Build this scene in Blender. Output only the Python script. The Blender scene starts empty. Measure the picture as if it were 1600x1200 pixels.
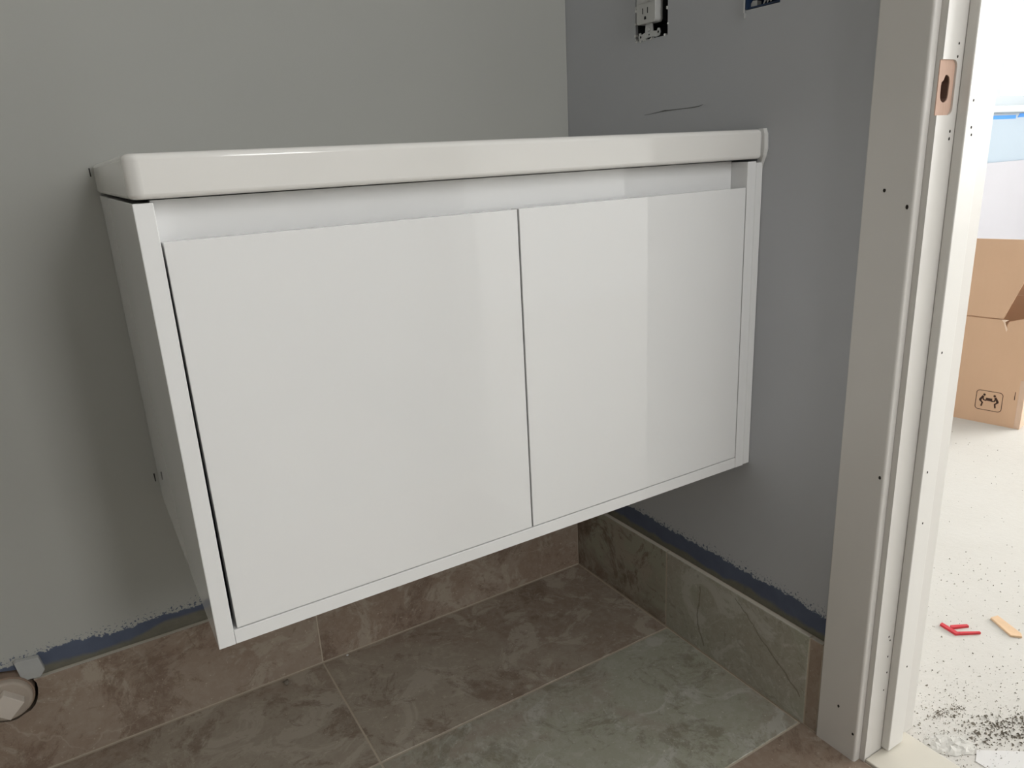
import bpy, bmesh, math, random
from mathutils import Vector, Matrix

S = bpy.context.scene
COL = S.collection
random.seed(7)

# ------------------------------------------------------------------ camera
cam = bpy.data.objects.new('camera', bpy.data.cameras.new('camera'))
COL.objects.link(cam)
RX = Vector((0.8523513575, -0.5205624149, -0.0501192132))
DN = Vector((-0.1943698622, -0.2263608819, -0.9544533031))
FW = Vector((0.4855074871, 0.8232712332, -0.2941206498))
M = Matrix.Identity(4)
for i in range(3):
    M[i][0], M[i][1], M[i][2] = RX[i], -DN[i], -FW[i]
M.translation = (-0.833057, -1.161080, 0.848363)
cam.matrix_world = M
cam.data.sensor_fit = 'HORIZONTAL'
cam.data.sensor_width = 36
cam.data.lens = 1152.2169 / 1600 * 36
cam.data.clip_start = 0.02
S.camera = cam

# ------------------------------------------------------------------ world, lights, exposure
S.view_settings.view_transform = 'Standard'
S.view_settings.look = 'None'
S.view_settings.gamma = 1
S.view_settings.use_curve_mapping = False
S.view_settings.exposure = 0.40
W = bpy.data.worlds.new('sky')
S.world = W
W.use_nodes = True
W.node_tree.nodes['Background'].inputs[0].default_value = (0.86, 0.93, 1.0, 1)
W.node_tree.nodes['Background'].inputs[1].default_value = 0.95

def area(name, loc, rot, sx, sy, power, col):
    l = bpy.data.lights.new(name, 'AREA')
    l.shape = 'RECTANGLE'; l.size = sx; l.size_y = sy
    l.energy = power; l.color = col
    o = bpy.data.objects.new(name, l); COL.objects.link(o)
    o.location = loc; o.rotation_euler = rot
    return o
# daylight entering through the bedroom's wide east window (the lamp stands outside the opening)
area('daylight_east', (4.86, -1.75, 1.5), (0, math.radians(90), 0), 1.8, 2.7, 250, (1.0, 0.985, 0.955))
# added fill lamp outside an invented, unseen window behind the camera
area('added_fill_bathroom', (-.28, -2.63, 1.56), (math.radians(90), 0, 0), .46, 1.2, 17.5, (1.0, 0.99, 0.97))

# ------------------------------------------------------------------ mesh helpers
def bx(bm, x0, x1, y0, y1, z0, z1, mi=0):
    vs = [bm.verts.new(p) for p in ((x0,y0,z0),(x1,y0,z0),(x1,y1,z0),(x0,y1,z0),(x0,y0,z1),(x1,y0,z1),(x1,y1,z1),(x0,y1,z1))]
    fs = []
    for f in ((3,2,1,0),(4,5,6,7),(0,1,5,4),(1,2,6,5),(2,3,7,6),(3,0,4,7)):
        fc = bm.faces.new([vs[i] for i in f]); fc.material_index = mi; fs.append(fc)
    return vs, fs

def prism(bm, pts, a, b, axis='z'):
    """extrude a polygon; pts are the two other axes in order (x,y,z minus axis)"""
    def mk(p, t):
        return {'z': (p[0], p[1], t), 'y': (p[0], t, p[1]), 'x': (t, p[0], p[1])}[axis]
    lo = [bm.verts.new(mk(p, a)) for p in pts]; hi = [bm.verts.new(mk(p, b)) for p in pts]
    n = len(pts)
    fs = [bm.faces.new(lo), bm.faces.new(hi)]
    for i in range(n):
        fs.append(bm.faces.new((lo[i], lo[(i+1) % n], hi[(i+1) % n], hi[i])))
    bmesh.ops.recalc_face_normals(bm, faces=fs)
    return fs

def cyl(bm, c, r, h, axis='z', n=24, r2=None):
    r2 = r if r2 is None else r2
    ring = lambda rr, t: [bm.verts.new({'z': (c[0]+rr*math.cos(2*math.pi*i/n), c[1]+rr*math.sin(2*math.pi*i/n), c[2]+t),
                                       'y': (c[0]+rr*math.cos(2*math.pi*i/n), c[1]+t, c[2]+rr*math.sin(2*math.pi*i/n)),
                                       'x': (c[0]+t, c[1]+rr*math.cos(2*math.pi*i/n), c[2]+rr*math.sin(2*math.pi*i/n))}[axis]) for i in range(n)]
    a, b = ring(r, 0), ring(r2, h)
    fs = [bm.faces.new(a), bm.faces.new(b)]
    for i in range(n):
        fs.append(bm.faces.new((a[i], a[(i+1) % n], b[(i+1) % n], b[i])))
    bmesh.ops.recalc_face_normals(bm, faces=fs)
    return fs

def bev(bm, w, seg=2, sel=None):
    es = [e for e in bm.edges if (sel is None or sel(e))]
    bmesh.ops.bevel(bm, geom=es, offset=w, segments=seg, profile=0.5, affect='EDGES', clamp_overlap=True)

def rrect(x0, x1, z0, z1, r, n=6):
    pts = []
    for cx, cz, a0 in ((x1-r, z1-r, 0), (x0+r, z1-r, 90), (x0+r, z0+r, 180), (x1-r, z0+r, 270)):
        for i in range(n+1):
            a = math.radians(a0 + 90*i/n)
            pts.append((cx+r*math.cos(a), cz+r*math.sin(a)))
    return pts

def obj(name, bm, mats, parent=None, kind=None, smooth=None, loc=None):
    me = bpy.data.meshes.new(name)
    if smooth is not None:
        big = max(f.calc_area() for f in bm.faces) * .08
        for f in bm.faces: f.smooth = f.calc_area() < big
        for e in bm.edges:
            if len(e.link_faces) == 2 and e.calc_face_angle(0) > math.radians(smooth): e.smooth = False
    bm.to_mesh(me); bm.free()
    for m in (mats if isinstance(mats, (list, tuple)) else [mats]): me.materials.append(m)
    o = bpy.data.objects.new(name, me); COL.objects.link(o)
    if parent is not None: o.parent = parent
    if kind: o['kind'] = kind
    if loc: o.location = loc
    return o

def box_obj(name, x0, x1, y0, y1, z0, z1, m, parent=None, kind=None, bevel=0, seg=2):
    bm = bmesh.new(); bx(bm, x0, x1, y0, y1, z0, z1)
    if bevel: bev(bm, bevel, seg)
    return obj(name, bm, m, parent, kind)

def empty(name, loc=(0,0,0), rz=0, label=None, cat=None, kind=None, group=None):
    o = bpy.data.objects.new(name, None); COL.objects.link(o)
    o.location = loc; o.rotation_euler = (0, 0, rz); o.empty_display_size = 0.05
    if label: o['label'] = label
    if cat: o['category'] = cat
    if kind: o['kind'] = kind
    if group: o['group'] = group
    return o

def tag(o, label, cat, group=None):
    o['label'] = label; o['category'] = cat
    if group: o['group'] = group
    return o

def boolean(o, cutter_bm, op='DIFFERENCE'):
    me = bpy.data.meshes.new('cut'); cutter_bm.to_mesh(me); cutter_bm.free()
    c = bpy.data.objects.new('cut', me); COL.objects.link(c)
    md = o.modifiers.new('b', 'BOOLEAN'); md.object = c; md.operation = op; md.solver = 'EXACT'
    dg = bpy.context.evaluated_depsgraph_get(); dg.update()
    new = bpy.data.meshes.new_from_object(o.evaluated_get(dg))
    o.modifiers.clear()
    old = o.data; o.data = new; bpy.data.meshes.remove(old)
    bpy.data.objects.remove(c); bpy.data.meshes.remove(me)
    return o

def smooth_mesh(o, ang=35):
    bm = bmesh.new(); bm.from_mesh(o.data)
    for f in bm.faces: f.smooth = f.calc_area() < .004
    for e in bm.edges:
        e.smooth = not (len(e.link_faces) == 2 and e.calc_face_angle(0) > math.radians(ang))
    bm.to_mesh(o.data); bm.free()

# ------------------------------------------------------------------ materials
class N:
    def __init__(s, name):
        s.m = bpy.data.materials.new(name); s.m.use_nodes = True
        s.t = s.m.node_tree; s.b = s.t.nodes['Principled BSDF']
    def n(s, typ, **kw):
        nd = s.t.nodes.new(typ)
        for k, v in kw.items():
            if k in nd.inputs.keys(): s.put(nd.inputs[k], v)
            else: setattr(nd, k, v)
        return nd
    def put(s, sock, v):
        if isinstance(v, bpy.types.NodeSocket): s.t.links.new(v, sock)
        elif isinstance(v, tuple) and sock.type == 'RGBA' and len(v) == 3: sock.default_value = (*v, 1)
        else: sock.default_value = v
    def noise(s, scale, detail=4, rough=.55, dist=0, vec=None):
        nd = s.n('ShaderNodeTexNoise'); nd.inputs['Scale'].default_value = scale; nd.inputs['Detail'].default_value = detail
        nd.inputs['Roughness'].default_value = rough; nd.inputs['Distortion'].default_value = dist
        if vec is not None: s.t.links.new(vec, nd.inputs['Vector'])
        return nd.outputs[0]
    def math(s, op, a, b=0.0, c=None, clamp=False):
        nd = s.n('ShaderNodeMath', operation=op, use_clamp=clamp)
        s.put(nd.inputs[0], a); s.put(nd.inputs[1], b)
        if c is not None: s.put(nd.inputs[2], c)
        return nd.outputs[0]
    def step(s, v, lo, hi):
        nd = s.n('ShaderNodeMapRange', interpolation_type='SMOOTHSTEP')
        s.put(nd.inputs[0], v); nd.inputs[1].default_value = lo; nd.inputs[2].default_value = hi
        return nd.outputs[0]
    def mix(s, f, a, b, blend='MIX'):
        nd = s.n('ShaderNodeMix', data_type='RGBA', blend_type=blend)
        s.put(nd.inputs[0], f); s.put(nd.inputs[6], a); s.put(nd.inputs[7], b)
        return nd.outputs[2]
    def pos(s): return s.n('ShaderNodeNewGeometry').outputs['Position']
    def objc(s): return s.n('ShaderNodeTexCoord').outputs['Object']
    def bump(s, h, strength=.2, dist=.001):
        nd = s.n('ShaderNodeBump'); nd.inputs['Strength'].default_value = strength; nd.inputs['Distance'].default_value = dist
        s.t.links.new(h, nd.inputs['Height']); s.t.links.new(nd.outputs[0], s.b.inputs['Normal'])
    def set(s, **kw):
        for k, v in kw.items(): s.put(s.b.inputs[k.replace('_', ' ')], v)
        return s

def plain(name, col, rough=.5, spec=.5, var=.0, scale=20, bump=0, bscale=120, metal=0, **kw):
    k = N(name); k.set(Roughness=rough, Metallic=metal)
    k.b.inputs['Specular IOR Level'].default_value = spec
    if var:
        f = k.noise(scale, 5, vec=k.objc())
        k.put(k.b.inputs['Base Color'], k.mix(f, tuple(c*(1-var) for c in col), tuple(min(1, c*(1+var)) for c in col)))
    else: k.set(Base_Color=(*col, 1))
    if bump: k.bump(k.noise(bscale, 4, vec=k.objc()), bump)
    for a, b in kw.items(): k.put(k.b.inputs[a.replace('_', ' ')], b)
    return k.m

def wall_paint(name, paint, along=None, edge=.186, low=.172):
    """rolled grey paint that stops short of the tile, leaving the blue board and thin-set smears bare"""
    k = N(name); P = k.pos(); k.b.inputs['Specular IOR Level'].default_value = .3
    big = k.noise(2.2, 3, vec=P)
    col = k.mix(big, tuple(c*.95 for c in paint), tuple(c*1.05 for c in paint))
    rough = .7
    if along is not None:
        sx = k.n('ShaderNodeSeparateXYZ'); k.t.links.new(P, sx.inputs[0]); z = sx.outputs[2]; u = sx.outputs[along]
        n1 = k.noise(9, 2, vec=P); n2 = k.noise(70, 5, .7, vec=P); n3 = k.noise(240, 3, .7, vec=P)
        zz = k.math('ADD', z, k.math('MULTIPLY', k.math('SUBTRACT', n1, .5), -.026))
        zz = k.math('ADD', zz, k.math('MULTIPLY', k.math('SUBTRACT', n2, .5), -.022))
        below = k.math('SUBTRACT', 1, k.step(zz, edge-.0008, edge+.0008))
        # missed specks of board just above the paint line
        near = k.math('SUBTRACT', 1, k.step(z, edge, edge+.022))
        speck = k.math('GREATER_THAN', k.math('ADD', n3, k.math('MULTIPLY', near, .12)), .67)
        speck = k.math('MULTIPLY', speck, k.math('GREATER_THAN', near, .02))
        bare = k.math('MAXIMUM', below, speck)
        blue = k.mix(k.noise(30, 4, vec=P), (.075, .092, .14), (.125, .15, .215))
        # greenish-beige thin-set smear low down
        zs = k.math('ADD', z, k.math('MULTIPLY', k.math('SUBTRACT', k.noise(6, 4, .6, vec=P), .5), .055))
        sm = k.math('SUBTRACT', 1, k.step(zs, low-.004, low+.004))
        smear = k.mix(k.noise(45, 5, .7, vec=P), (.11, .105, .085), (.24, .225, .175))
        col = k.mix(bare, col, k.mix(sm, blue, smear))
    k.put(k.b.inputs['Base Color'], col); k.set(Roughness=rough)
    k.bump(k.noise(260, 3, .6, vec=P), .12, .0006)
    return k.m

def tile_mat(name, a, b, pale, dark, vein=.4, crack=()):
    k = N(name)
    oi = k.n('ShaderNodeObjectInfo').outputs['Random']
    P = k.n('ShaderNodeVectorMath', operation='ADD'); k.t.links.new(k.objc(), P.inputs[0])
    cb = k.n('ShaderNodeCombineXYZ'); 
    for i, mlt in enumerate((17.0, 31.0, 53.0)): k.put(cb.inputs[i], k.math('MULTIPLY', oi, mlt))
    k.t.links.new(cb.outputs[0], P.inputs[1]); V = P.outputs[0]
    big = k.noise(3.6, 5, .6, .8, V); mid = k.noise(11, 8, .7, 1.0, V); fine = k.noise(70, 6, .75, .3, V)
    c = k.mix(k.step(big, .42, .58), a, b)
    c = k.mix(k.math('MULTIPLY', k.step(mid, .52, .60), .8), c, pale)
    c = k.mix(k.math('MULTIPLY', k.step(k.noise(6.5, 9, .78, .6, V), .53, .60), .75), c, dark)
    c = k.mix(k.math('MULTIPLY', k.step(k.noise(24, 7, .75, 1.5, V), .56, .64), .55), c, dark)
    # sparse thin mineral veins
    dv = k.n('ShaderNodeVectorMath', operation='MULTIPLY_ADD')
    nz = k.n('ShaderNodeTexNoise'); nz.inputs['Scale'].default_value = 9; nz.inputs['Detail'].default_value = 6; k.t.links.new(V, nz.inputs['Vector'])
    k.t.links.new(nz.outputs['Color'], dv.inputs[0]); dv.inputs[1].default_value = (.12, .12, .12); k.t.links.new(V, dv.inputs[2])
    vo = k.n('ShaderNodeTexVoronoi', feature='DISTANCE_TO_EDGE'); vo.inputs['Scale'].default_value = 6.5; k.t.links.new(dv.outputs[0], vo.inputs['Vector'])
    line = k.math('SUBTRACT', 1, k.step(vo.outputs['Distance'], 0.0, .012))
    line = k.math('MULTIPLY', line, k.math('MULTIPLY', k.step(k.noise(4, 3, vec=V), .48, .58), vein))
    c = k.mix(line, c, tuple(x*1.2 for x in pale))
    c = k.mix(k.math('MULTIPLY', k.step(fine, .42, .62), .3), c, pale)
    c = k.mix(k.math('MULTIPLY', k.step(k.noise(170, 3, .6, 0, V), .66, .72), .6), c, tuple(x*1.4 for x in pale))
    if crack:      # dark mineral seams running across this tile (object y, z)
        sx = k.n('ShaderNodeSeparateXYZ'); k.t.links.new(k.objc(), sx.inputs[0])
        wob = k.math('MULTIPLY', k.math('SUBTRACT', k.noise(40, 4, vec=k.objc()), .5), .012)
        for (y0, z0), (y1, z1), w in crack:
            L = math.hypot(y1-y0, z1-z0); ny, nz_ = -(z1-z0)/L, (y1-y0)/L
            d = k.math('ADD', k.math('MULTIPLY', sx.outputs[1], ny), k.math('MULTIPLY', sx.outputs[2], nz_))
            d = k.math('ABSOLUTE', k.math('ADD', k.math('SUBTRACT', d, y0*ny+z0*nz_), wob))
            t_ = k.math('ADD', k.math('MULTIPLY', sx.outputs[1], (y1-y0)/L), k.math('MULTIPLY', sx.outputs[2], (z1-z0)/L))
            t0 = y0*(y1-y0)/L+z0*(z1-z0)/L
            inside = k.math('MULTIPLY', k.math('GREATER_THAN', t_, t0), k.math('LESS_THAN', t_, t0+L))
            c = k.mix(k.math('MULTIPLY', k.math('SUBTRACT', 1, k.step(d, w*.3, w)), k.math('MULTIPLY', inside, .75)), c, tuple(x*.8 for x in dark))
    k.put(k.b.inputs['Base Color'], c); k.set(Roughness=.42); k.b.inputs['Specular IOR Level'].default_value = .4
    k.bump(mid, .06, .001)
    return k.m

PAINT = (.445, .447, .42)
m_wall_b = wall_paint('wall_paint_back', PAINT, 0, .186, .168)
m_wall_r = wall_paint('wall_paint_right_cool_light', (.475, .485, .505), 1, .195, .167)  # cool light on this wall put into a lighter, bluer paint tone
m_wall_o = wall_paint('wall_paint_plain', (.74, .735, .71))  # unseen left and front walls made lighter to bounce light onto the right wall
m_white_wall = plain('bedroom_white_paint', (.84, .84, .83), .8, .2, .03, 3, .1, 200)
m_blue_wall = plain('bedroom_pale_blue_paint', (.34, .40, .46), .8, .2, .02, 3)
m_ceil = plain('ceiling_white', (.80, .80, .78), .9, .1, .02, 4)
m_gloss = plain('gloss_white_lacquer', (.86, .86, .855), .025, .5, .008, 2)
m_edge = plain('white_edge_band', (.84, .84, .83), .22, .5, .01, 4)
m_inner = plain('white_melamine', (.72, .72, .71), .45, .4, .02, 8)
m_ceramic = plain('white_ceramic', (.80, .785, .755), .10, .5, .01, 5)
m_caulk = plain('white_silicone', (.78, .78, .77), .4, .4, .02, 60)
m_trim = plain('trim_paint', (.68, .655, .62), .42, .4, .025, 12, .05, 90)
m_stop = plain('door_stop_paint', (.72, .70, .665), .4, .4, .02, 14, .05, 90)
m_hole = plain('nail_hole_dark', (.035, .03, .025), .9, .1, .2, 400)
m_dark = plain('dark_cavity', (.02, .02, .022), .8, .2, .2, 60)
m_tile_b = tile_mat('brown_stone_tile', (.29, .215, .165), (.34, .27, .215), (.42, .36, .29), (.19, .13, .095))
m_tile_f = tile_mat('umber_stone_tile', (.30, .235, .185), (.36, .31, .25), (.46, .41, .34), (.20, .145, .11), .3)
m_tile_g = tile_mat('green_grey_stone_tile', (.37, .365, .29), (.35, .305, .25), (.50, .49, .44), (.23, .21, .155))
m_tile_v = tile_mat('veined_green_stone_tile', (.37, .365, .29), (.36, .33, .27), (.50, .49, .44), (.23, .21, .155), .2,
                    (((-.142, .045), (-.073, .098), .0022), ((-.073, .098), (-.010, .147), .0016), ((.071, .051), (.070, .128), .0020), ((.054, .016), (.071, .051), .0022)))
m_tile_c = tile_mat('brown_green_stone_tile', (.19, .135, .105), (.36, .355, .28), (.38, .33, .27), (.13, .09, .07))
m_grout = plain('beige_grout', (.52, .45, .36), .9, .2, .1, 150, .2, 300)
m_bisque = plain('tile_bisque_edge', (.60, .56, .48), .85, .2, .1, 120)
m_stone = plain('cream_threshold_stone', (.66, .62, .54), .35, .4, .06, 9)
m_wood = None
k = N('raw_pine'); V = k.objc()
mp = k.n('ShaderNodeMapping'); k.t.links.new(V, mp.inputs[0]); mp.inputs['Scale'].default_value = (60, 1, 4)
k.put(k.b.inputs['Base Color'], k.mix(k.noise(5, 4, .6, .6, mp.outputs[0]), (.56, .36, .27), (.70, .49, .39))); k.set(Roughness=.75)
m_wood = k.m
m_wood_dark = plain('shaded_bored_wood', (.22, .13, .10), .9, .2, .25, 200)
k = N('dusty_concrete'); P = k.pos()
c = k.mix(k.noise(3, 5, .6, .3, P), (.56, .53, .485), (.66, .635, .595))
c = k.mix(k.math('MULTIPLY', k.step(k.noise(26, 7, .75, .5, P), .6, .74), .3), c, (.45, .42, .37))
c = k.mix(k.step(k.noise(190, 3, .7, 0, P), .70, .76), c, (.34, .31, .27))
k.put(k.b.inputs['Base Color'], c); k.set(Roughness=.9); k.bump(k.noise(60, 6, .7, vec=P), .3, .003)
m_concrete = k.m
k = N('corrugated_cardboard'); V = k.objc()
mp = k.n('ShaderNodeMapping'); k.t.links.new(V, mp.inputs[0]); mp.inputs['Scale'].default_value = (1, 1, .08)
c = k.mix(k.noise(6, 4, vec=V), (.60, .39, .255), (.68, .45, .30))
c = k.mix(k.math('MULTIPLY', k.noise(160, 2, vec=mp.outputs[0]), .12), c, (.50, .32, .20))
k.put(k.b.inputs['Base Color'], c); k.set(Roughness=.85); k.b.inputs['Specular IOR Level'].default_value = .2
m_card = k.m
m_ink = plain('brown_black_ink', (.06, .03, .022), .8, .2, .1, 300)
m_ptape = plain('packing_tape', (.64, .45, .33), .22, .5, .06, 90, .3, 80)
m_torn = plain('torn_card_edge', (.80, .62, .48), .9, .2, .1, 200)
m_plast_w = plain('white_device_plastic', (.52, .52, .505), .35, .5, .01, 20)
m_metal = plain('galvanised_steel', (.66, .66, .66), .38, .5, .08, 60, metal=.9)
m_bluebox = plain('blue_box_plastic', (.010, .028, .07), .45, .4, .15, 60)
m_plug = plain('cream_pvc', (.66, .595, .53), .4, .45, .05, 30)
m_cap = plain('darker_cream_pvc', (.44, .375, .315), .45, .4, .12, 60)  # cap toned darker than the plug so the square stands out
m_pipe = plain('weathered_pipe', (.30, .22, .165), .45, .4, .3, 90, .3, 120)
m_clip = plain('frosted_plastic', (.80, .81, .79), .25, .5, .06, 60, Transmission_Weight=.45, Alpha=.85)
m_red = plain('red_plastic', (.62, .035, .05), .4, .5, .05, 80)
m_shim = plain('pale_wood_shim', (.72, .50, .32), .75, .3, .12, 60)
m_crumb = plain('grey_mortar_crumbs', (.30, .27, .225), .95, .1, .5, 60)
m_clump = plain('dark_dirt', (.225, .20, .165), .95, .1, .5, 90)
m_paper = plain('crumpled_translucent_film', (.58, .56, .52), .6, .3, .2, 60)
m_sheet = plain('white_card_sheet', (.72, .70, .685), .7, .3, .02, 20)
m_frame = plain('white_vinyl', (.42, .46, .49), .4, .4, .01, 10)
m_tape = plain('blue_painters_tape', (.055, .23, .62), .7, .3, .1, 60)
m_board = plain('white_foam_board', (.40, .395, .425), .7, .3, .02, 8)
m_scratch = plain('scratch_grey', (.16, .16, .155), .7, .2, .2, 300)
m_pencil = plain('graphite', (.035, .034, .032), .6, .3, .1, 300)
k = N('window_glass'); t = k.t
tr = k.n('ShaderNodeBsdfTransparent'); gl = k.n('ShaderNodeBsdfGlossy'); gl.inputs['Roughness'].default_value = .0
lw = k.n('ShaderNodeLayerWeight'); lw.inputs[0].default_value = .5
fr = k.math('MULTIPLY_ADD', k.math('POWER', lw.outputs['Facing'], 5.0), .95, .04)
mx = k.n('ShaderNodeMixShader'); t.links.new(fr, mx.inputs[0]); t.links.new(tr.outputs[0], mx.inputs[1]); t.links.new(gl.outputs[0], mx.inputs[2])
t.links.new(mx.outputs[0], t.nodes['Material Output'].inputs[0])
m_glass = k.m

# ------------------------------------------------------------------ room shell
BX0, BY0 = -2.3, -2.5          # bathroom extents (x 0 / y 0 are its right and back walls)
EX, EY0, EY1 = 4.7, -3.3, 0.9  # bedroom beyond the doorway
H = 2.42
WT = .115
DY0, DY1, DH = -1.50, -.679, 2.03   # doorway in the right wall

box_obj('wall_back', BX0-.1, -.0005, 0, .1, -.05, H, m_wall_b, kind='structure')
wall_back = bpy.data.objects['wall_back']
box_obj('wall_left', BX0-.1, BX0, BY0, 0, -.05, H, m_wall_o, kind='structure')

# right wall: a grid of blocks that leaves the doorway and two electrical openings free
OUT = (-.2585, -.1862, 1.0105, 1.118)      # outlet opening  y0,y1,z0,z1
SWB = (-.4625, -.4065, 1.0175, 1.125)      # second box opening
def wall_grid(bm, x0, x1, holes, ylo, yhi, zlo, zhi):
    ys = sorted({ylo, yhi, *[h[0] for h in holes], *[h[1] for h in holes]})
    zs = sorted({zlo, zhi, *[h[2] for h in holes], *[h[3] for h in holes]})
    ys = [v for v in ys if ylo <= v <= yhi]; zs = [v for v in zs if zlo <= v <= zhi]
    inh = lambda i, j: any(h[0]-1e-6 <= ys[i] and ys[i+1] <= h[1]+1e-6 and h[2]-1e-6 <= zs[j] and zs[j+1] <= h[3]+1e-6 for h in holes)
    vd = {}
    def v(x, i, j):
        if (x, i, j) not in vd: vd[(x, i, j)] = bm.verts.new((x, ys[i], zs[j]))
        return vd[(x, i, j)]
    ny, nz = len(ys)-1, len(zs)-1
    solid = lambda i, j: 0 <= i < ny and 0 <= j < nz and not inh(i, j)
    for i in range(ny):
        for j in range(nz):
            if not solid(i, j): continue
            bm.faces.new((v(x0,i,j), v(x0,i,j+1), v(x0,i+1,j+1), v(x0,i+1,j)))
            bm.faces.new((v(x1,i,j), v(x1,i+1,j), v(x1,i+1,j+1), v(x1,i,j+1)))
            if not solid(i-1, j): bm.faces.new((v(x0,i,j), v(x1,i,j), v(x1,i,j+1), v(x0,i,j+1)))
            if not solid(i+1, j): bm.faces.new((v(x0,i+1,j), v(x0,i+1,j+1), v(x1,i+1,j+1), v(x1,i+1,j)))
            if not solid(i, j-1): bm.faces.new((v(x0,i,j), v(x0,i+1,j), v(x1,i+1,j), v(x1,i,j)))
            if not solid(i, j+1): bm.faces.new((v(x0,i,j+1), v(x1,i,j+1), v(x1,i+1,j+1), v(x0,i+1,j+1)))
    bmesh.ops.recalc_face_normals(bm, faces=bm.faces[:])
door_hole = (DY0-.02, DY1+.02, -.05, DH+.02)
bm = bmesh.new()
wall_grid(bm, 0, .055, [door_hole, OUT, SWB], EY0, EY1, -.05, H)
for f in bm.faces: f.material_index = 0
b2 = bmesh.new(); wall_grid(b2, .0555, WT, [door_hole], EY0, EY1, -.05, H)
me = bpy.data.meshes.new('t'); b2.to_mesh(me); b2.free()
n0 = len(bm.faces); bm.from_mesh(me); bm.faces.ensure_lookup_table()
for f in bm.faces[n0:]: f.material_index = 1
wall_right = obj('wall_right', bm, [m_wall_r, m_white_wall], kind='structure')

# bedroom shell, with a window opening in its far wall and a wide one in its near wall
def wall_open(name, y0, y1, x0, x1, hole, m, turn=False):
    bm = bmesh.new()
    hx0, hx1, hz0, hz1 = hole
    for a, b, c, d in ((x0, hx0, -.05, H), (hx1, x1, -.05, H), (hx0, hx1, -.05, hz0), (hx0, hx1, hz1, H)):
        bx(bm, *((y0, y1, a, b) if turn else (a, b, y0, y1)), c, d)
    bmesh.ops.remove_doubles(bm, verts=bm.verts[:], dist=1e-5)
    return obj(name, bm, m, kind='structure')
WB = (-.52, -.05, .97, 2.15)
wall_open('wall_front', BY0-.1, BY0, BX0-.1, -.0005, WB, m_wall_o)
WF = (2.45, 4.15, .965, 2.15)
WE = (-3.0, -.5, .65, 2.2)
wall_open('wall_far', EY1, EY1+.12, WT, EX+.1, WF, m_blue_wall)
WS = (.5, 3.5, 1.0, 2.2)
wall_open('wall_near', EY0-.1, EY0, 0.0, EX+.1, WS, m_white_wall)
wall_open('wall_east', EX, EX+.1, EY0, EY1, WE, m_white_wall, True)
box_obj('ceiling', BX0-.1, EX+.1, EY0-.1, EY1+.12, H, H+.08, m_ceil, kind='structure')
box_obj('floor.001', .0975, EX+.1, EY0-.1, EY1+.12, -.12, -.001, m_concrete, kind='structure')

def window(name, hole, y0, y1, stool_side, panes, loc=(0, 0, 0), rz=0):
    x0, x1, z0, z1 = hole
    w = empty(name, loc, rz, kind='structure')
    ym = (y0+y1)/2
    bm = bmesh.new(); t = .05
    for a, b, c, d in ((x0, x1, z0, z0+t), (x0, x1, z1-t, z1), (x0, x0+t, z0+t, z1-t), (x1-t, x1, z0+t, z1-t)):
        bx(bm, a, b, ym-.025, ym+.025, c, d)
    for i in range(1, panes):
        xc = x0+(x1-x0)*i/panes; bx(bm, xc-.02, xc+.02, ym-.025, ym+.025, z0+t, z1-t)
    obj('window_frame', bm, m_frame, w)
    for i in range(panes):
        a = x0+(x1-x0)*i/panes; b = x0+(x1-x0)*(i+1)/panes
        box_obj('pane', a+.02, b-.02, ym-.003, ym+.003, z0+.02, z1-.02, m_glass, w)
    ys = (y0-.035, ym) if stool_side < 0 else (ym, y1+.035)
    box_obj('window_sill', x0-.04, x1+.04, ys[0], ys[1], z0-.03, z0+.004, m_frame, w, bevel=.004)
    return w
w1 = window('window_1', WF, EY1, EY1+.12, -1, 2)
w2 = window('window_2', (.5, 3.0, .65, 2.2), 0, .1, -1, 3, (EX, 0, 0), math.radians(-90))
w4 = window('window_4', WS, EY0-.1, EY0, 1, 3)
w3 = window('fill_window_3', WB, BY0-.1, BY0, 1, 1)  # invented window, unseen, added to let the bathroom fill lamp in
tag(box_obj('painter_tape', 2.5, 3.435, EY1-.0012, EY1-.0002, .905, .9225, m_tape), 'long strip of blue painter tape under the bedroom window', 'tape')
bm = bmesh.new(); prism(bm, [(3.452, .911), (3.62, .914), (3.62, .934), (3.47, .930)], EY1-.0012, EY1-.0002, 'y')
tag(obj('painter_tape.001', bm, m_tape), 'blue painter tape piece with a slanted end continuing the long strip', 'tape')

# ------------------------------------------------------------------ bathroom floor tiles
floor = box_obj('floor', BX0, .0970, BY0, 0, -.12, -.0007, m_grout, kind='structure')
G = .0014
rows = [(-.0105, -.2865), (-.2865, -.578), (-.578, -.872), (-.872, -1.166), (-1.166, -1.46), (-1.46, -1.754)]
row_mat = [m_tile_f, m_tile_g, m_tile_b, m_tile_g, m_tile_b, m_tile_g]
cols = [(-.0105, -.577), (-.577, -1.163), (-1.163, -1.749), (-1.749, -2.295)]
for r, (ya, yb) in enumerate(rows):
    for c, (xa, xb) in enumerate(cols):
        if ya < -1.4 and c > 2: continue
        bm = bmesh.new()
        cx, cy = (xa+xb)/2, (ya+yb)/2
        xe = .0-cx if (c == 0 and r > 1) else xa-cx-G
        bx(bm, xb-cx+G, xe, yb-cy+G, ya-cy-G, -.008, 0)
        bev(bm, .0008, 1)
        o = obj('tile', bm, row_mat[r], floor, loc=(cx, cy, 0))

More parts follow.
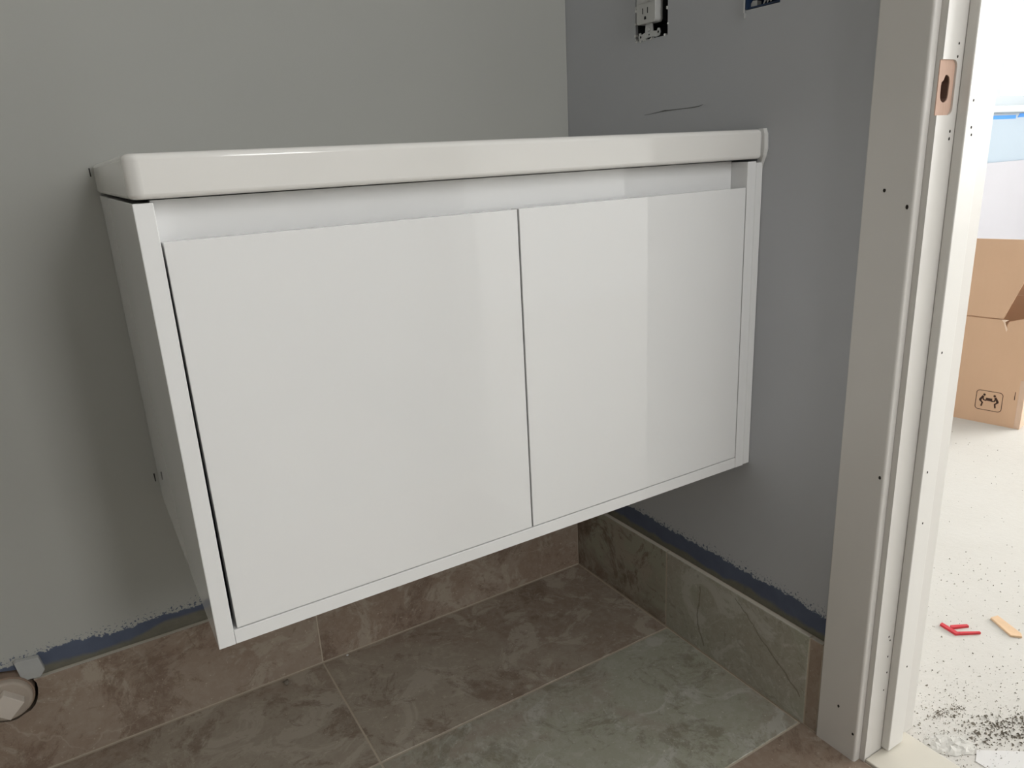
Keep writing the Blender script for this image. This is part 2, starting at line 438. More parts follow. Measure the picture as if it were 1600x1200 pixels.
# ------------------------------------------------------------------ tile baseboards
def skirting(name, axis, joints, mats, lo, hi, gh=.155):
    root = empty(name, (0, 0, 0), kind='structure')
    bm = bmesh.new()
    a, b = lo, hi
    if axis == 'x': bx(bm, a, b, -.0098, -.0003, 0, gh-.0006)
    else: bx(bm, -.0098, -.0003, a, b, 0, gh-.0006)
    g = obj('grout', bm, m_grout, root)
    out = []
    for i in range(len(joints)-1):
        p, q = joints[i], joints[i+1]
        bm = bmesh.new(); c = (p+q)/2; hl = (p-q)/2-.0011
        if axis == 'x': v, fs = bx(bm, -hl, hl, -.0105, -.0018, .0022, gh)
        else: v, fs = bx(bm, -.0105, -.0018, -hl, hl, .0022, gh)
        fs[1].material_index = 1
        bev(bm, .0007, 1)
        t = obj('tile', bm, [mats[i], m_bisque], root, loc=(c, 0, 0) if axis == 'x' else (0, c, 0))
        out.append(t)
    return root, g, out
sb, sbg, sbt = skirting('baseboard_back', 'x', [-.0106, -.577, -1.163, -1.749, -2.298], [m_tile_b, m_tile_b, m_tile_b, m_tile_b], -2.298, -.0108)
sr, srg, srt = skirting('baseboard_right', 'y', [-.0003, -.2815, -.5845, -.6068], [m_tile_c, m_tile_v, m_tile_b], -.6068, -.0003)
# opening for the capped drain stub
PC = (-1.0245, .1405)
def cutr(r, n=26, jit=0.0):
    b = bmesh.new(); rnd = random.Random(3)
    pts = []
    for i in range(n):
        rr = r*(1+jit*(rnd.random()-.5)); a = 2*math.pi*i/n
        pts.append((PC[0]+rr*math.cos(a), PC[1]+rr*math.sin(a)))
    prism(b, pts, -.06, .06, 'y'); return b
for o in (sbt[1], sbg):
    boolean(o, cutr(.0385, 26, .08))
cb_ = cutr(.0385, 26, .08); boolean(wall_back, cb_)

# ------------------------------------------------------------------ door opening
door = empty('door_1', (0, 0, 0), kind='structure')
J = DY1
bm = bmesh.new(); bx(bm, 0, WT, J, J+.018, 0, DH)
jamb = obj('jamb', bm, m_trim, door)
# strike mortise: shallow pocket with rounded inner corners, open at the jamb edge
pk = [(-.01, .868), (.0195, .868)]
for i in range(7):
    a = math.radians(-90+90*i/6); pk.append((.0215+.007*math.cos(a), .8755+.0075*math.sin(a)))
for i in range(7):
    a = math.radians(90*i/6); pk.append((.0215+.007*math.cos(a), .9165+.0075*math.sin(a)))
pk += [(.0195, .924), (-.01, .924)]
b = bmesh.new(); prism(b, pk, J-.01, J+.0034, 'y'); boolean(jamb, b)
hole = []
for i in range(9):
    a = math.radians(180+180*i/8); hole.append((.0135+.0075*math.cos(a), .8885+.0075*math.sin(a)))
for i in range(9):
    a = math.radians(180*i/8); hole.append((.0145+.0068*math.cos(a)-(.002 if i > 6 else 0), .9015+.0075*math.sin(a)-(.003 if i > 5 else 0)))
pk2 = [(max(p[0], .0002), p[1]) for p in pk]
bm = bmesh.new(); prism(bm, pk2, J+.0022, J+.0033, 'y')
sm = obj('strike_mortise', bm, m_wood, jamb); sm['label'] = 'bare wood strike mortise with an oblong bore'
b = bmesh.new(); prism(b, hole, J-.01, J+.016, 'y'); boolean(sm, b)
big_hole = [((p[0]-.014)*1.16+.014, (p[1]-.895)*1.06+.895) for p in hole]
b = bmesh.new(); prism(b, big_hole, J-.01, J+.0160, 'y'); boolean(jamb, b)
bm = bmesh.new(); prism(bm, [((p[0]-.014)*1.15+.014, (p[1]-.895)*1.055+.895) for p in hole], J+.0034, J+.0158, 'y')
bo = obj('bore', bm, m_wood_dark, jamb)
b = bmesh.new(); prism(b, hole, J-.01, J+.0145, 'y'); boolean(bo, b)
def holes(parent, pts, axis, m=m_hole):
    for (p, r) in pts:
        bm = bmesh.new(); cyl(bm, (0, 0, 0), r, .0004, axis, 8)
        for v in bm.verts:
            v.co.z *= random.uniform(1.0, 1.7)
        obj('nail_hole', bm, m, parent, loc=p)
holes(jamb, [((.027, J-.0003, z), .0011) for z in (.94, .927)] + [((.029, J-.0003, z), .0013) for z in (.851, .843)] +
      [((x, J-.0003, z), .0011) for x, z in ((.026, .198), (.0295, .191), (.0285, .165), (.031, .138), (.028, .11))], 'y')
bm = bmesh.new(); bx(bm, 0, WT, DY0-.018, DY0, 0, DH); obj('jamb', bm, m_trim, door)
bm = bmesh.new(); bx(bm, 0, WT, DY0-.018, DY1+.018, DH, DH+.018); obj('head_jamb', bm, m_trim, door)
st = box_obj('door_stop', .0375, .0715, J-.0118, J-.0002, .0075, DH-.0002, m_stop, door, bevel=.0012)
holes(st, [((x, J-.0121, z), .0011) for x, z in ((.047, .882), (.049, .854), (.051, .846), (.047, .597), (.048, .44), (.052, .367), (.058, .143))], 'y')
box_obj('door_stop', .0375, .0715, DY0+.0002, DY0+.0118, .0075, DH-.0002, m_stop, door, bevel=.0012)
box_obj('door_stop', .0375, .0715, DY0+.012, J-.012, DH-.012, DH-.0002, m_stop, door, bevel=.0012)
th = box_obj('threshold', .0015, .0955, DY0+.0004, J-.0004, -.001, .0045, m_stone, door, bevel=.0015)
th['label'] = 'cream stone threshold'

def casing(name, xa, xb, sgn):
    """flat casing with a rounded inner edge round the opening"""
    t = empty(name, (0, 0, 0), kind='structure')
    r = .0032
    def prof(inner, outer):
        pts = [(xb, outer), (xb, inner)]
        d = 1 if outer > inner else -1
        for i in range(6):
            a = math.radians(90*i/5)
            pts.append((xa + sgn*(r - r*math.sin(a)), inner + d*(r - r*math.cos(a))))
        for i in range(5):
            a = math.radians(90*i/4)
            pts.append((xa + sgn*(.002 - .002*math.cos(a)), outer - d*(.002 - .002*math.sin(a))))
        return pts
    out = []
    for inner, outer in ((J+.0075, -.608), (DY0-.0075, DY0-.071)):
        bm = bmesh.new(); prism(bm, prof(inner, outer), 0.0, DH+.008, 'z'); out.append(obj('casing_leg', bm, m_trim, t, smooth=30))
    bm = bmesh.new(); bx(bm, min(xa, xb), max(xa, xb), DY0-.071, -.608, DH+.008, DH+.072); bev(bm, .002, 2)
    obj('casing_head', bm, m_trim, t)
    return out
cl = casing('trim_1', -.0122, -.0004, 1)
holes(cl[0], [((-.0126, y, z), .0017) for y, z in ((-.635, .79), (-.664, .772), (-.6655, .44), (-.64, .075), (-.6655, .045))], 'x')
casing('trim_2', WT+.0122, WT+.0004, -1)

# ------------------------------------------------------------------ floating vanity cabinet
FY = -.449
XL, XR = -.775, -.0137
T = .0164
ZB, ZT = .3835, .8262
van = empty('vanity_cabinet', (-.395, -.22, ZB), label='wide gloss white floating vanity cabinet with two handleless doors, hung on the wall', cat='cabinet')
def vp(name, x0, x1, y0, y1, z0, z1, m, bevel=.0006, label=None):
    o = box_obj(name, x0+.395, x1+.395, y0+.22, y1+.22, z0-ZB, z1-ZB, m, van, bevel=bevel, seg=1)
    if label: o['label'] = label
    return o
vp('side_panel', XL, XL+T, FY, -.0006, ZB, ZT, m_gloss)
vp('side_panel', XR-.0003-T, XR-.0003, FY, -.0006, ZB, ZT, m_gloss)
vp('bottom_panel', XL+T+.0003, XR-T-.0006, FY+.0003, -.0006, ZB, ZB+.0163, m_gloss)
vp('back_panel', XL+T+.0004, XR-T-.0007, -.016, -.0006, ZB+.0166, ZT, m_inner)
# recessed finger rail: upright face with a ledge that closes the slot behind the doors
bm = bmesh.new()
pr = [(-.403, .8275), (-.4205, .8275), (-.4205, .776), (-.4312, .776), (-.4312, .770), (-.403, .770)]
prism(bm, [(y+.22, z-ZB) for y, z in pr], XL+T+.0004+.395, XR-T-.0007+.395, 'x')
o = obj('finger_rail', bm, m_gloss, van, smooth=40); o['label'] = 'recessed finger pull rail above the doors'
def dr(xa_t, xa_b, xb, z0, z1):
    bm = bmesh.new()
    prism(bm, [(xa_b+.395, z0-ZB), (xb+.395, z0-ZB), (xb+.395, z1-ZB), (xa_t+.395, z1-ZB)], FY-.0004+.22, FY+.0176+.22, 'y')
    bev(bm, .0007, 2)
    return obj('door', bm, m_gloss, van)
dr(-.7568, -.7548, -.3950, .4016, .7925)
dr(-.39275, -.39275, -.0325, .4016, .7930)
o = vp('filler_strip', XR+.0003, -.0006, FY+.0004, FY+.03, ZB+.001, ZT-.002, m_edge); o['label'] = 'narrow white filler strip against the wall'

# ------------------------------------------------------------------ ceramic basin top
SX0, SX1, SY0, SZ0, SZ1 = -.7765, -.0045, -.4535, .8293, .8668
sink = empty('vanity_basin', (-.39, -.22, SZ0), label='white ceramic basin top with rounded corners resting on the vanity cabinet', cat='sink')
off = Vector((-.39, -.22, SZ0))
def loc_bm(bm):
    bmesh.ops.translate(bm, verts=bm.verts[:], vec=-off)
bm = bmesh.new(); r = .012
pts = [(SX1, -.0008), (SX0, -.0008)]
for i in range(9):
    a = math.radians(180+90*i/8); pts.append((SX0+r+r*math.cos(a), SY0+r+r*math.sin(a)))
for i in range(9):
    a = math.radians(270+90*i/8); pts.append((SX1-r+r*math.cos(a), SY0+r+r*math.sin(a)))
prism(bm, pts, SZ0, SZ1, 'z')
zs = lambda e, z: all(abs(v.co.z-z) < 1e-6 for v in e.verts)
bmesh.ops.bevel(bm, geom=[e for e in bm.edges if zs(e, SZ1)], offset=.0055, segments=4, profile=.5, affect='EDGES')
bmesh.ops.bevel(bm, geom=[e for e in bm.edges if zs(e, SZ0) and min(v.co.y for v in e.verts) < -.001], offset=.0045, segments=4, profile=.5, affect='EDGES')
basin = obj('basin', bm, m_ceramic, None)
def bowl(x0, x1, y0, y1, ztop, zbot, r, tap):
    b = bmesh.new(); rings = []
    n = 10
    for s in range(7):
        u = s/6
        ins = tap*(1-math.cos(u*math.pi/2)); z = ztop+(zbot-ztop)*math.sin(u*math.pi/2)
        rings.append([b.verts.new((p[0], p[1], z)) for p in rrect(x0+ins, x1-ins, y0+ins, y1-ins, max(r-ins*.3, .02), 5)])
    for i in range(6):
        for k_ in range(len(rings[0])):
            q = (k_+1) % len(rings[0]); b.faces.new((rings[i][k_], rings[i][q], rings[i+1][q], rings[i+1][k_]))
    b.faces.new(rings[0]); b.faces.new(rings[-1])
    bmesh.ops.recalc_face_normals(b, faces=b.faces[:]); return b
boolean(basin, bowl(-.655, -.125, -.375, -.115, SZ1-.012, .715, .05, .05), 'UNION')
boolean(basin, bowl(-.645, -.135, -.365, -.125, SZ1+.004, .728, .045, .045))
b = bmesh.new(); cyl(b, (-.39, -.26, .70), .022, .05, 'z', 24); boolean(basin, b)
b = bmesh.new(); cyl(b, (-.39, -.065, .80), .0175, .1, 'z', 24); boolean(basin, b)
bm = bmesh.new(); bm.from_mesh(basin.data); loc_bm(bm); bm.to_mesh(basin.data); bm.free()
basin.parent = sink; smooth_mesh(basin, 40)
# silicone bead in the joint to the right wall, fattening to a drip at the bottom
bm = bmesh.new()
sec = []
for (z, dx, dy) in ((SZ1+.001, .004, .0), (SZ1-.006, .0046, -.003), (SZ0+.012, .0046, -.004), (SZ0+.003, .0042, -.002), (SZ0-.008, .0028, .003), (SZ0-.016, .0012, .006)):
    sec.append([bm.verts.new(p) for p in ((-.0003, SY0+dy+.0015, z), (-.0003-dx*.7, SY0+dy, z), (-.0003-dx*1.05, SY0+dy+.004, z), (-.0003-dx, SY0+dy+.012, z), (-.0003, SY0+dy+.012, z))])
for i in range(len(sec)-1):
    for k_ in range(5):
        q = (k_+1) % 5; bm.faces.new((sec[i][k_], sec[i][q], sec[i+1][q], sec[i+1][k_]))
bm.faces.new(sec[0]); bm.faces.new(sec[-1]); bmesh.ops.recalc_face_normals(bm, faces=bm.faces[:])
loc_bm(bm)
o = obj('caulk_bead', bm, m_caulk, sink, smooth=60); o['label'] = 'white caulk bead along the wall joint'

# ------------------------------------------------------------------ electrical: outlet and open box
oy0, oy1, oz0, oz1 = OUT
out = empty('electrical_outlet', (0, (oy0+oy1)/2, oz0), label='white rectangular wall receptacle without cover plate, set in a rough dark cutout', cat='outlet')
oc = Vector((0, (oy0+oy1)/2, oz0))
def op(name, bm, m, smooth=None, parent=out):
    bmesh.ops.translate(bm, verts=bm.verts[:], vec=-oc); return obj(name, bm, m, parent, smooth=smooth)
bm = bmesh.new()   # the sunk box: five thin sides
bx(bm, .050, .0545, oy0+.001, oy1-.001, oz0+.001, oz1-.001)
bx(bm, .004, .050, oy0+.001, oy0+.0035, oz0+.001, oz1-.001); bx(bm, .004, .050, oy1-.0035, oy1-.001, oz0+.001, oz1-.001)
bx(bm, .004, .050, oy0+.0035, oy1-.0035, oz0+.001, oz0+.0035); bx(bm, .004, .050, oy0+.0035, oy1-.0035, oz1-.0035, oz1-.001)
op('junction_box', bm, m_dark)
bm = bmesh.new(); bx(bm, .006, .040, -.2405, -.1975, 1.0345, 1.094); op('device_body', bm, m_dark)
bm = bmesh.new(); prism(bm, rrect(-.2405, -.1975, 1.0315, 1.0975, .005), -.0085, .006, 'x'); bev(bm, .0012, 2, lambda e: all(v.co.x < -.008 for v in e.verts))
face = op('faceplate', bm, m_plast_w, 35)
bm = bmesh.new()
for y in (-.2125, -.2235): bx(bm, -.0089, -.0080, y-.0007, y+.0007, 1.0455, 1.0535)
prism(bm, [(-.218+.0022*math.cos(a), 1.0395+.0026*math.sin(a)) for a in [math.pi*i/8 for i in range(9)]] + [(-.2202, 1.0375), (-.2158, 1.0375)], -.0089, -.0080, 'x')
for f in bm.faces: pass
bmesh.ops.translate(bm, verts=bm.verts[:], vec=-oc); obj('slots', bm, m_dark, face)
bm = bmesh.new(); bx(bm, -.0091, -.0080, -.2375, -.2005, 1.0605, 1.0612); bx(bm, -.0101, -.0080, -.2300, -.2235, 1.0615, 1.066)
bmesh.ops.translate(bm, verts=bm.verts[:], vec=-oc); obj('test_button', bm, m_plast_w, face)
bm = bmesh.new()   # steel yoke with two plaster ears
ear = [(-.2425, 1.0125), (-.2445, 1.017), (-.2425, 1.0225), (-.2385, 1.023), (-.2365, 1.0195), (-.228, 1.0205), (-.2265, 1.0335), (-.2115, 1.0335), (-.210, 1.0205), (-.2015, 1.0185), (-.1995, 1.0215), (-.196, 1.0210), (-.1945, 1.0155), (-.1965, 1.0105), (-.2035, 1.0105), (-.212, 1.0125), (-.226, 1.0128), (-.235, 1.0112)]
prism(bm, ear, -.0016, -.0002, 'x'); yoke = op('yoke', bm, m_metal)
for y, z, rr in ((-.2395, 1.0175, .0020), (-.1995, 1.0155, .0020), (-.219, 1.0165, .0014)):
    b = bmesh.new(); cyl(b, (-.01, y, z), rr, .02, 'x', 12); bmesh.ops.translate(b, verts=b.verts[:], vec=-oc); b.transform(Matrix.Translation(oc))
    yoke.parent = None; yoke.location = oc; boolean(yoke, b); yoke.location = (0, 0, 0); yoke.parent = out
bm = bmesh.new(); cyl(bm, (-.0045, -.219, 1.0235), .0031, .003, 'x', 14); bmesh.ops.bevel(bm, geom=bm.edges[:], offset=.0006, segments=1, affect='EDGES'); op('screw', bm, m_metal)
# ragged broken plaster at the cutout edge
bm = bmesh.new(); rnd = random.Random(5)
for i in range(26):
    s = rnd.choice((0, 0, 1, 2))
    if s == 0: y, z = oy0+rnd.uniform(-.0006, .0022), rnd.uniform(oz0+.006, 1.09)
    elif s == 1: y, z = rnd.uniform(oy0+.002, oy1-.002), oz0+rnd.uniform(-.0008, .0012)
    else: y, z = oy1+rnd.uniform(-.002, .0006), rnd.uniform(oz0, 1.09)
    d = rnd.uniform(.0010, .0024)
    pts = [(y+d*rnd.uniform(.6, 1.2)*math.cos(a), z+d*rnd.uniform(.7, 1.5)*math.sin(a)) for a in [2*math.pi*q/6 for q in range(6)]]
    prism(bm, pts, -.0009, .004, 'x')
o = op('broken_plaster', bm, m_wall_o); o['kind'] = 'stuff'

sy0, sy1, sz0, sz1 = SWB
sw = empty('switch_box', (0, (sy0+sy1)/2, sz0), label='open dark blue electrical box in the wall nearer the door frame', cat='junction box')
oc2 = Vector((0, (sy0+sy1)/2, sz0))
def sp(name, bm, m, smooth=None):
    bmesh.ops.translate(bm, verts=bm.verts[:], vec=-oc2); return obj(name, bm, m, sw, smooth=smooth)
bm = bmesh.new()
bx(bm, .050, .0545, sy0+.001, sy1-.001, sz0+.001, sz1-.001)
bx(bm, -.001, .050, sy0+.001, sy0+.0032, sz0+.001, sz1-.001); bx(bm, -.0015, .050, sy1-.0032, sy1-.001, sz0+.001, sz1-.001)
bx(bm, .001, .050, sy0+.0032, sy1-.0032, sz0+.001, sz0+.003); bx(bm, .001, .050, sy0+.0032, sy1-.0032, sz1-.003, sz1-.001)
sp('box_shell', bm, m_bluebox)
bm = bmesh.new(); bx(bm, -.0022, .0005, sy1-.0005, sy1+.0022, sz0-.003, sz1-.002)
bx(bm, -.0026, .0003, sy1-.0022, sy1+.0004, sz0-.010, sz0-.003); bev(bm, .0006, 1); sp('mounting_bracket', bm, m_metal)
bm = bmesh.new(); prism(bm, [(sy1-.004, sz0+.0032), (sy1-.014, sz0+.0032), (sy1-.014, sz0+.010), (sy1-.007, sz0+.011), (sy1-.004, sz0+.008)], .006, .014, 'x'); sp('clamp_tab', bm, m_plast_w)
bm = bmesh.new()
for i, (y, zz, c_) in enumerate(((-.428, 1.0225, 0), (-.434, 1.0235, 0), (-.4395, 1.024, 0))):
    pts = [Vector((.049, y+.003, 1.06)), Vector((.025, y+.002, zz+.012)), Vector((.010, y, zz)), Vector((.012, y-.004, zz+.012)), Vector((.035, y-.004, 1.07))]
    prev = None
    for p_ in pts:
        ring = [bm.verts.new(p_+Vector((0, .0011*math.cos(a), .0011*math.sin(a)))) for a in [2*math.pi*q/6 for q in range(6)]]
        if prev:
            for q in range(6): bm.faces.new((prev[q], prev[(q+1) % 6], ring[(q+1) % 6], ring[q]))
        prev = ring
bmesh.ops.recalc_face_normals(bm, faces=bm.faces[:])
sp('wires', bm, m_plast_w, 80)

# scratch and scuffs on the right wall; pencil ticks on the back wall
bm = bmesh.new()
sp_ = [(-.207, .9010), (-.222, .9016), (-.240, .9030), (-.255, .9042), (-.262, .9040), (-.285, .9041), (-.310, .9042), (-.326, .9050), (-.3345, .9068)]
wd = [.0002, .0004, .0006, .0011, .0008, .0005, .0006, .0007, .0002]
prism(bm, [(p[0], p[1]+w) for p, w in zip(sp_, wd)] + [(p[0], p[1]-w) for p, w in reversed(list(zip(sp_, wd)))], -.0003, .0, 'x')
o = obj('scratch', bm, m_scratch, wall_right); o['label'] = 'thin dark scratch in the paint'
for x, z, h_, sl in ((-.7808, .8565, .0055, .0006), (-.7798, .4150, .0065, .0012)):
    bm = bmesh.new(); prism(bm, [(x-.0007, z-h_), (x+.0008, z-h_), (x+.0005+sl*.3, z+h_), (x-.0008-sl*.3, z+h_)], -.0004, .0, 'y')
    obj('pencil_mark', bm, m_pencil, wall_back)
bm = bmesh.new(); prism(bm, [(-.573, .8695), (-.5722, .8695), (-.5735, .8735), (-.5742, .8735)], -.0004, 0, 'y'); obj('pencil_mark', bm, m_pencil, wall_back)

# ------------------------------------------------------------------ capped drain stub at the wall, and the plastic piece
dc = empty('capped_drain_pipe', (PC[0], 0, PC[1]), label='cream pipe end with a square plug head, poking through the wall tile', cat='pipe')
bm = bmesh.new(); cyl(bm, (0, .055, 0), .0335, -.067, 'y', 40); b0 = obj('pipe', bm, m_pipe, dc, smooth=40)
bm = bmesh.new(); cyl(bm, (0, .0, 0), .0310, -.021, 'y', 40); bev(bm, .004, 3, lambda e: all(abs(v.co.y+.021) < 1e-5 for v in e.verts)); obj('cap', bm, m_cap, dc, smooth=40)
bm = bmesh.new(); q = .0215
prism(bm, [(q, 0), (0, q), (-q, 0), (0, -q)], -.0205, -.036, 'y'); bev(bm, .0012, 2); obj('square_plug', bm, m_plug, dc, smooth=35)
bm = bmesh.new()
pts = [(-.0125, -.016), (.0105, -.0185), (.0175, -.009), (.0135, .014), (-.0165, .0165)]
prism(bm, pts, -.0105, -.0006, 'y'); bev(bm, .0015, 2)
o = obj('plastic_wedge', bm, m_clip, smooth=35, loc=(-.9905, 0, .1745))
tag(o, 'small frosted plastic wedge tucked on top of the tile skirting', 'plastic piece')

# ------------------------------------------------------------------ small debris on the bathroom tiles
bm = bmesh.new(); bmesh.ops.create_icosphere(bm, subdivisions=2, radius=.005)
rnd = random.Random(11)
for v in bm.verts: v.co *= rnd.uniform(.7, 1.25); v.co.z *= .7
o = obj('mortar_chip', bm, m_clump, smooth=60, loc=(-.647, -.0275, .0032)); o['label'] = 'dark mortar chip on the tile joint near the wall'; o['category'] = 'debris'
bm = bmesh.new(); bmesh.ops.create_icosphere(bm, subdivisions=1, radius=.0026)
for v in bm.verts: v.co.z *= .5
o = obj('plaster_flake', bm, m_caulk, loc=(-.534, -.0165, .0013)); tag(o, 'tiny white plaster flake on brown floor tile', 'debris')

# ------------------------------------------------------------------ cardboard box in the bedroom
bxr = empty('cardboard_box', (1.487, -.172, -.001), math.radians(101.1), label='open brown cardboard carton with a carry symbol, standing on the dusty concrete', cat='box')
L, Dp, Hh, tk = .58, .42, .322, .005
bm = bmesh.new()
prism(bm, [(0, 0), (L, 0), (L, Hh), (.078, Hh), (.070, Hh-.024), (.066, Hh-.004), (.02, Hh+.012), (0, Hh)], -tk, 0, 'y')
obj('front_panel', bm, m_card, bxr)
bm = bmesh.new(); bx(bm, tk, L-tk, -Dp, -Dp+tk, 0, Hh); obj('back_panel', bm, m_card, bxr)
bm = bmesh.new(); bx(bm, 0, tk, -Dp, -tk-.0002, 0, Hh); obj('end_panel', bm, m_card, bxr)
bm = bmesh.new(); bx(bm, L-tk, L, -Dp, -tk-.0002, 0, Hh); obj('end_panel', bm, m_card, bxr)
bm = bmesh.new(); bx(bm, tk, L-tk, -Dp+tk, -tk-.0002, .0005, tk); obj('bottom_panel', bm, m_card, bxr)
bm = bmesh.new()
prism(bm, [(.080, Hh+.0045), (L, Hh+.0045), (L-.006, .548), (.006, .556), (.012, .530)], -tk+.0035, .0035, 'y')
o = obj('front_flap', bm, m_card, bxr); o['label'] = 'standing flap with a slanted edge'
bm = bmesh.new(); prism(bm, [(tk, Hh+.001), (L-tk, Hh+.001), (L-.03, .47), (.02, .47)], -Dp, -Dp+tk, 'y'); obj('back_flap', bm, m_card, bxr)
bm = bmesh.new(); prism(bm, [(-Dp+.01, Hh+.001), (-.06, Hh+.001), (-.09, .50), (-Dp+.03, .50)], .001, .005, 'x'); obj('end_flap', bm, m_card, bxr)
bm = bmesh.new(); prism(bm, [(.0775, Hh-.001), (.0795, Hh-.003), (.0685, Hh-.034), (.0665, Hh-.026)], -.0001, .0014, 'y'); prism(bm, [(.066, Hh+.002), (.084, Hh+.001), (.077, Hh-.008)], -.0001, .0022, 'y')
obj('torn_edge', bm, m_torn, bxr)
# carry-with-two-people pictogram, printed flat
bm = bmesh.new()
ic = (.087, .072)
o_ = rrect(-.0355, .0355, -.031, .031, .010, 6); i_ = rrect(-.0338, .0338, -.0293, .0293, .0085, 6)
n = len(o_); e0, e1 = .0001, .0005
va = [[bm.verts.new((ic[0]+p[0], e, ic[1]+p[1])) for p in ring] for ring, e in ((o_, e0), (i_, e0), (o_, e1), (i_, e1))]
for i in range(n):
    j = (i+1) % n
    for A, B in ((0, 2), (2, 3), (3, 1)): bm.faces.new((va[A][i], va[A][j], va[B][j], va[B][i]))
def stroke(pts, w):
    for (a, b_) in zip(pts[:-1], pts[1:]):
        d = Vector((b_[0]-a[0], b_[1]-a[1])).normalized(); nn = Vector((-d.y, d.x))*w/2; d = d*w*.3
        prism(bm, [(ic[0]+q[0], ic[1]+q[1]) for q in ((a[0]-d.x+nn.x, a[1]-d.y+nn.y), (b_[0]+d.x+nn.x, b_[1]+d.y+nn.y), (b_[0]+d.x-nn.x, b_[1]+d.y-nn.y), (a[0]-d.x-nn.x, a[1]-d.y-nn.y))], e0, e1, 'y')
for s in (-1, 1):
    prism(bm, [(ic[0]+s*.0135+.0035*math.cos(a), ic[1]+.0175+.0036*math.sin(a)) for a in [2*math.pi*q/10 for q in range(10)]], e0, e1, 'y')
    stroke([(s*.0165, .0115), (s*.0225, .0015), (s*.0225, -.0015)], .0062)
    stroke([(s*.0225, -.002), (s*.0165, -.008), (s*.0185, -.0185)], .0042)
    stroke([(s*.0165, .010), (s*.0145, .001), (s*.008, .0)], .0034)
prism(bm, [(ic[0]-.0085, ic[1]+.0025), (ic[0]+.0085, ic[1]+.0025), (ic[0]+.0085, ic[1]+.0085), (ic[0]-.0085, ic[1]+.0085)], e0, e1, 'y')
stroke([(-.010, .001), (.010, .001)], .0028)
bmesh.ops.recalc_face_normals(bm, faces=bm.faces[:])
o = obj('carry_symbol', bm, m_ink, bxr); o['label'] = 'printed symbol of two people carrying a load'
bm = bmesh.new(); prism(bm, [(.0215, .088), (.0235, .088), (.0232, .113), (.0218, .113)], e0, e1, 'y'); obj('ink_dash', bm, m_ink, bxr)
bm = bmesh.new(); bx(bm, -.0004, .011, .0001, .0005, .001, .15); bx(bm, -.0009, -.0002, -.05, .0005, .001, .15)
for v in bm.verts:
    if v.co.x > .008: v.co.x += random.uniform(-.002, .004)
obj('packing_tape', bm, m_ptape, bxr)

# board leaning behind the carton
bm = bmesh.new(); bx(bm, -.6, .6, -.012, 0, 0, .70); bev(bm, .001, 1)
fb = obj('foam_board', bm, m_board, loc=(3.35, EY1-.035, -.001)); fb.rotation_euler = (math.radians(-2.6), 0, 0)
tag(fb, 'white board leaning on the pale blue wall behind the carton', 'board')

# ------------------------------------------------------------------ litter on the concrete
FZ = -.001
bm = bmesh.new()
for poly in ([(-.011, .020), (-.004, .022), (-.002, -.014), (-.010, -.012)], [(-.002, .004), (.030, -.004), (.031, .001), (.002, .0105)], [(-.003, -.014), (.032, -.026), (.033, -.0225), (-.002, -.0085)]):
    prism(bm, poly, 0, .004, 'z')
o = obj('red_plastic_clip', bm, m_red, loc=(.397, -.586, FZ)); o.rotation_euler = (0, 0, math.radians(-12))
tag(o, 'small red forked plastic clip lying on the dusty concrete', 'plastic clip')
bm = bmesh.new(); prism(bm, [(-.030, .0075), (-.026, -.0095), (.027, -.0115), (.033, .005), (.024, .010)], 0, .004, 'z'); bev(bm, .0005, 1)
o = obj('wood_shim', bm, m_shim, loc=(.478, -.632, FZ)); o.rotation_euler = (0, 0, math.radians(-116))
tag(o, 'pale wooden offcut lying past the red clip', 'wood offcut')
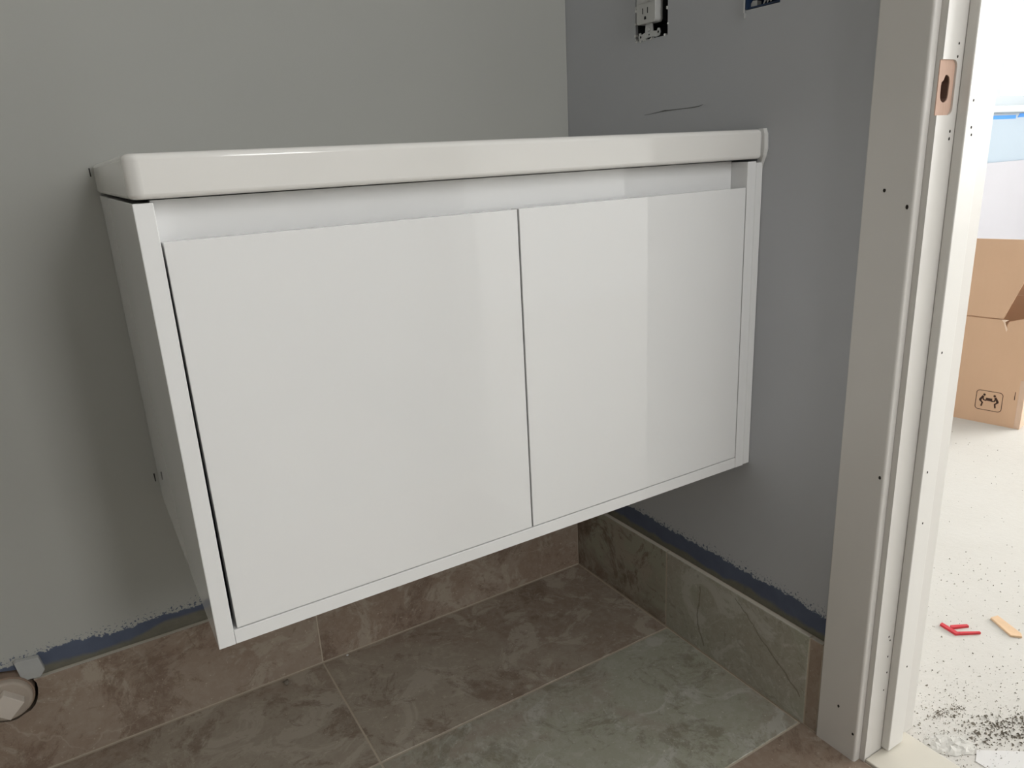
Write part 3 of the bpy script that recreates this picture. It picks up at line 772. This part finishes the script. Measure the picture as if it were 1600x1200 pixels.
def crumbs(bm, n, f, smin, smax, mi, seed):
    rnd = random.Random(seed)
    for _ in range(n):
        x, y = f(rnd); s = smin+(smax-smin)*rnd.random()**3
        vs = [bm.verts.new((x+s*rnd.uniform(-1, 1), y+s*rnd.uniform(-1, 1), FZ-.0003)) for _ in range(3)]
        t_ = bm.verts.new((x+s*rnd.uniform(-.4, .4), y+s*rnd.uniform(-.4, .4), FZ+s*rnd.uniform(.5, 1.1)))
        for a, b_, c_ in ((0, 1, 3), (1, 2, 3), (2, 0, 3)):
            d = [vs[0], vs[1], vs[2], t_]; bm.faces.new((d[a], d[b_], d[c_])).material_index = mi
def spread(r):
    t_ = r.random()
    if t_ < .5: return .102+abs(r.gauss(0, .14)), -.735+r.gauss(0, .075)
    if t_ < .8: return r.uniform(.1, .7), r.uniform(-.85, -.45)
    return r.uniform(.12, 1.35), r.uniform(-1.0, .2)
def heap(r):
    a, b_ = r.gauss(0, .042), r.gauss(0, .017); return .236+a, -.760-.35*a+b_
def streak(r):
    a = r.random(); return .165+.055*a+r.gauss(0, .004), -.684-.012*a+r.gauss(0, .005)
bm = bmesh.new()
crumbs(bm, 4600, spread, .0004, .0028, 0, 21)
crumbs(bm, 900, heap, .0006, .0046, 1, 22)
crumbs(bm, 280, streak, .0005, .0032, 0, 23)
bmesh.ops.recalc_face_normals(bm, faces=bm.faces[:])
o = obj('debris_crumbs', bm, [m_crumb, m_clump], kind='stuff')
tag(o, 'scattered grey mortar and dirt crumbs on the concrete floor past the threshold', 'debris')
# crumpled film scrap
bm = bmesh.new(); rnd = random.Random(4); nx, ny = 12, 7; g = []
for i in range(nx+1):
    row = []
    for j in range(ny+1):
        u, v_ = i/nx*2-1, j/ny*2-1
        k_ = 1-.25*abs(u*v_)
        edge = max(abs(u), abs(v_))
        row.append(bm.verts.new((u*.036*k_+rnd.uniform(-.002, .002), v_*.02*k_+rnd.uniform(-.002, .002), .0006+(1-edge**3)*rnd.uniform(.0003, .0028))))
    g.append(row)
for i in range(nx):
    for j in range(ny): bm.faces.new((g[i][j], g[i+1][j], g[i+1][j+1], g[i][j+1]))
o = obj('film_scrap', bm, m_paper, loc=(.128, -.728, FZ)); o.rotation_euler = (0, 0, math.radians(-38))
tag(o, 'crumpled scrap of pale film on the concrete at the threshold edge', 'scrap')
bm = bmesh.new(); prism(bm, [(.128, -.765), (.150, -.7545), (.196, -.789), (.30, -.872), (.24, -.93), (.13, -.86)], FZ, FZ+.0009, 'z')
tag(obj('card_sheet', bm, m_sheet), 'smooth white card sheet lying flat on the concrete near the threshold', 'sheet')
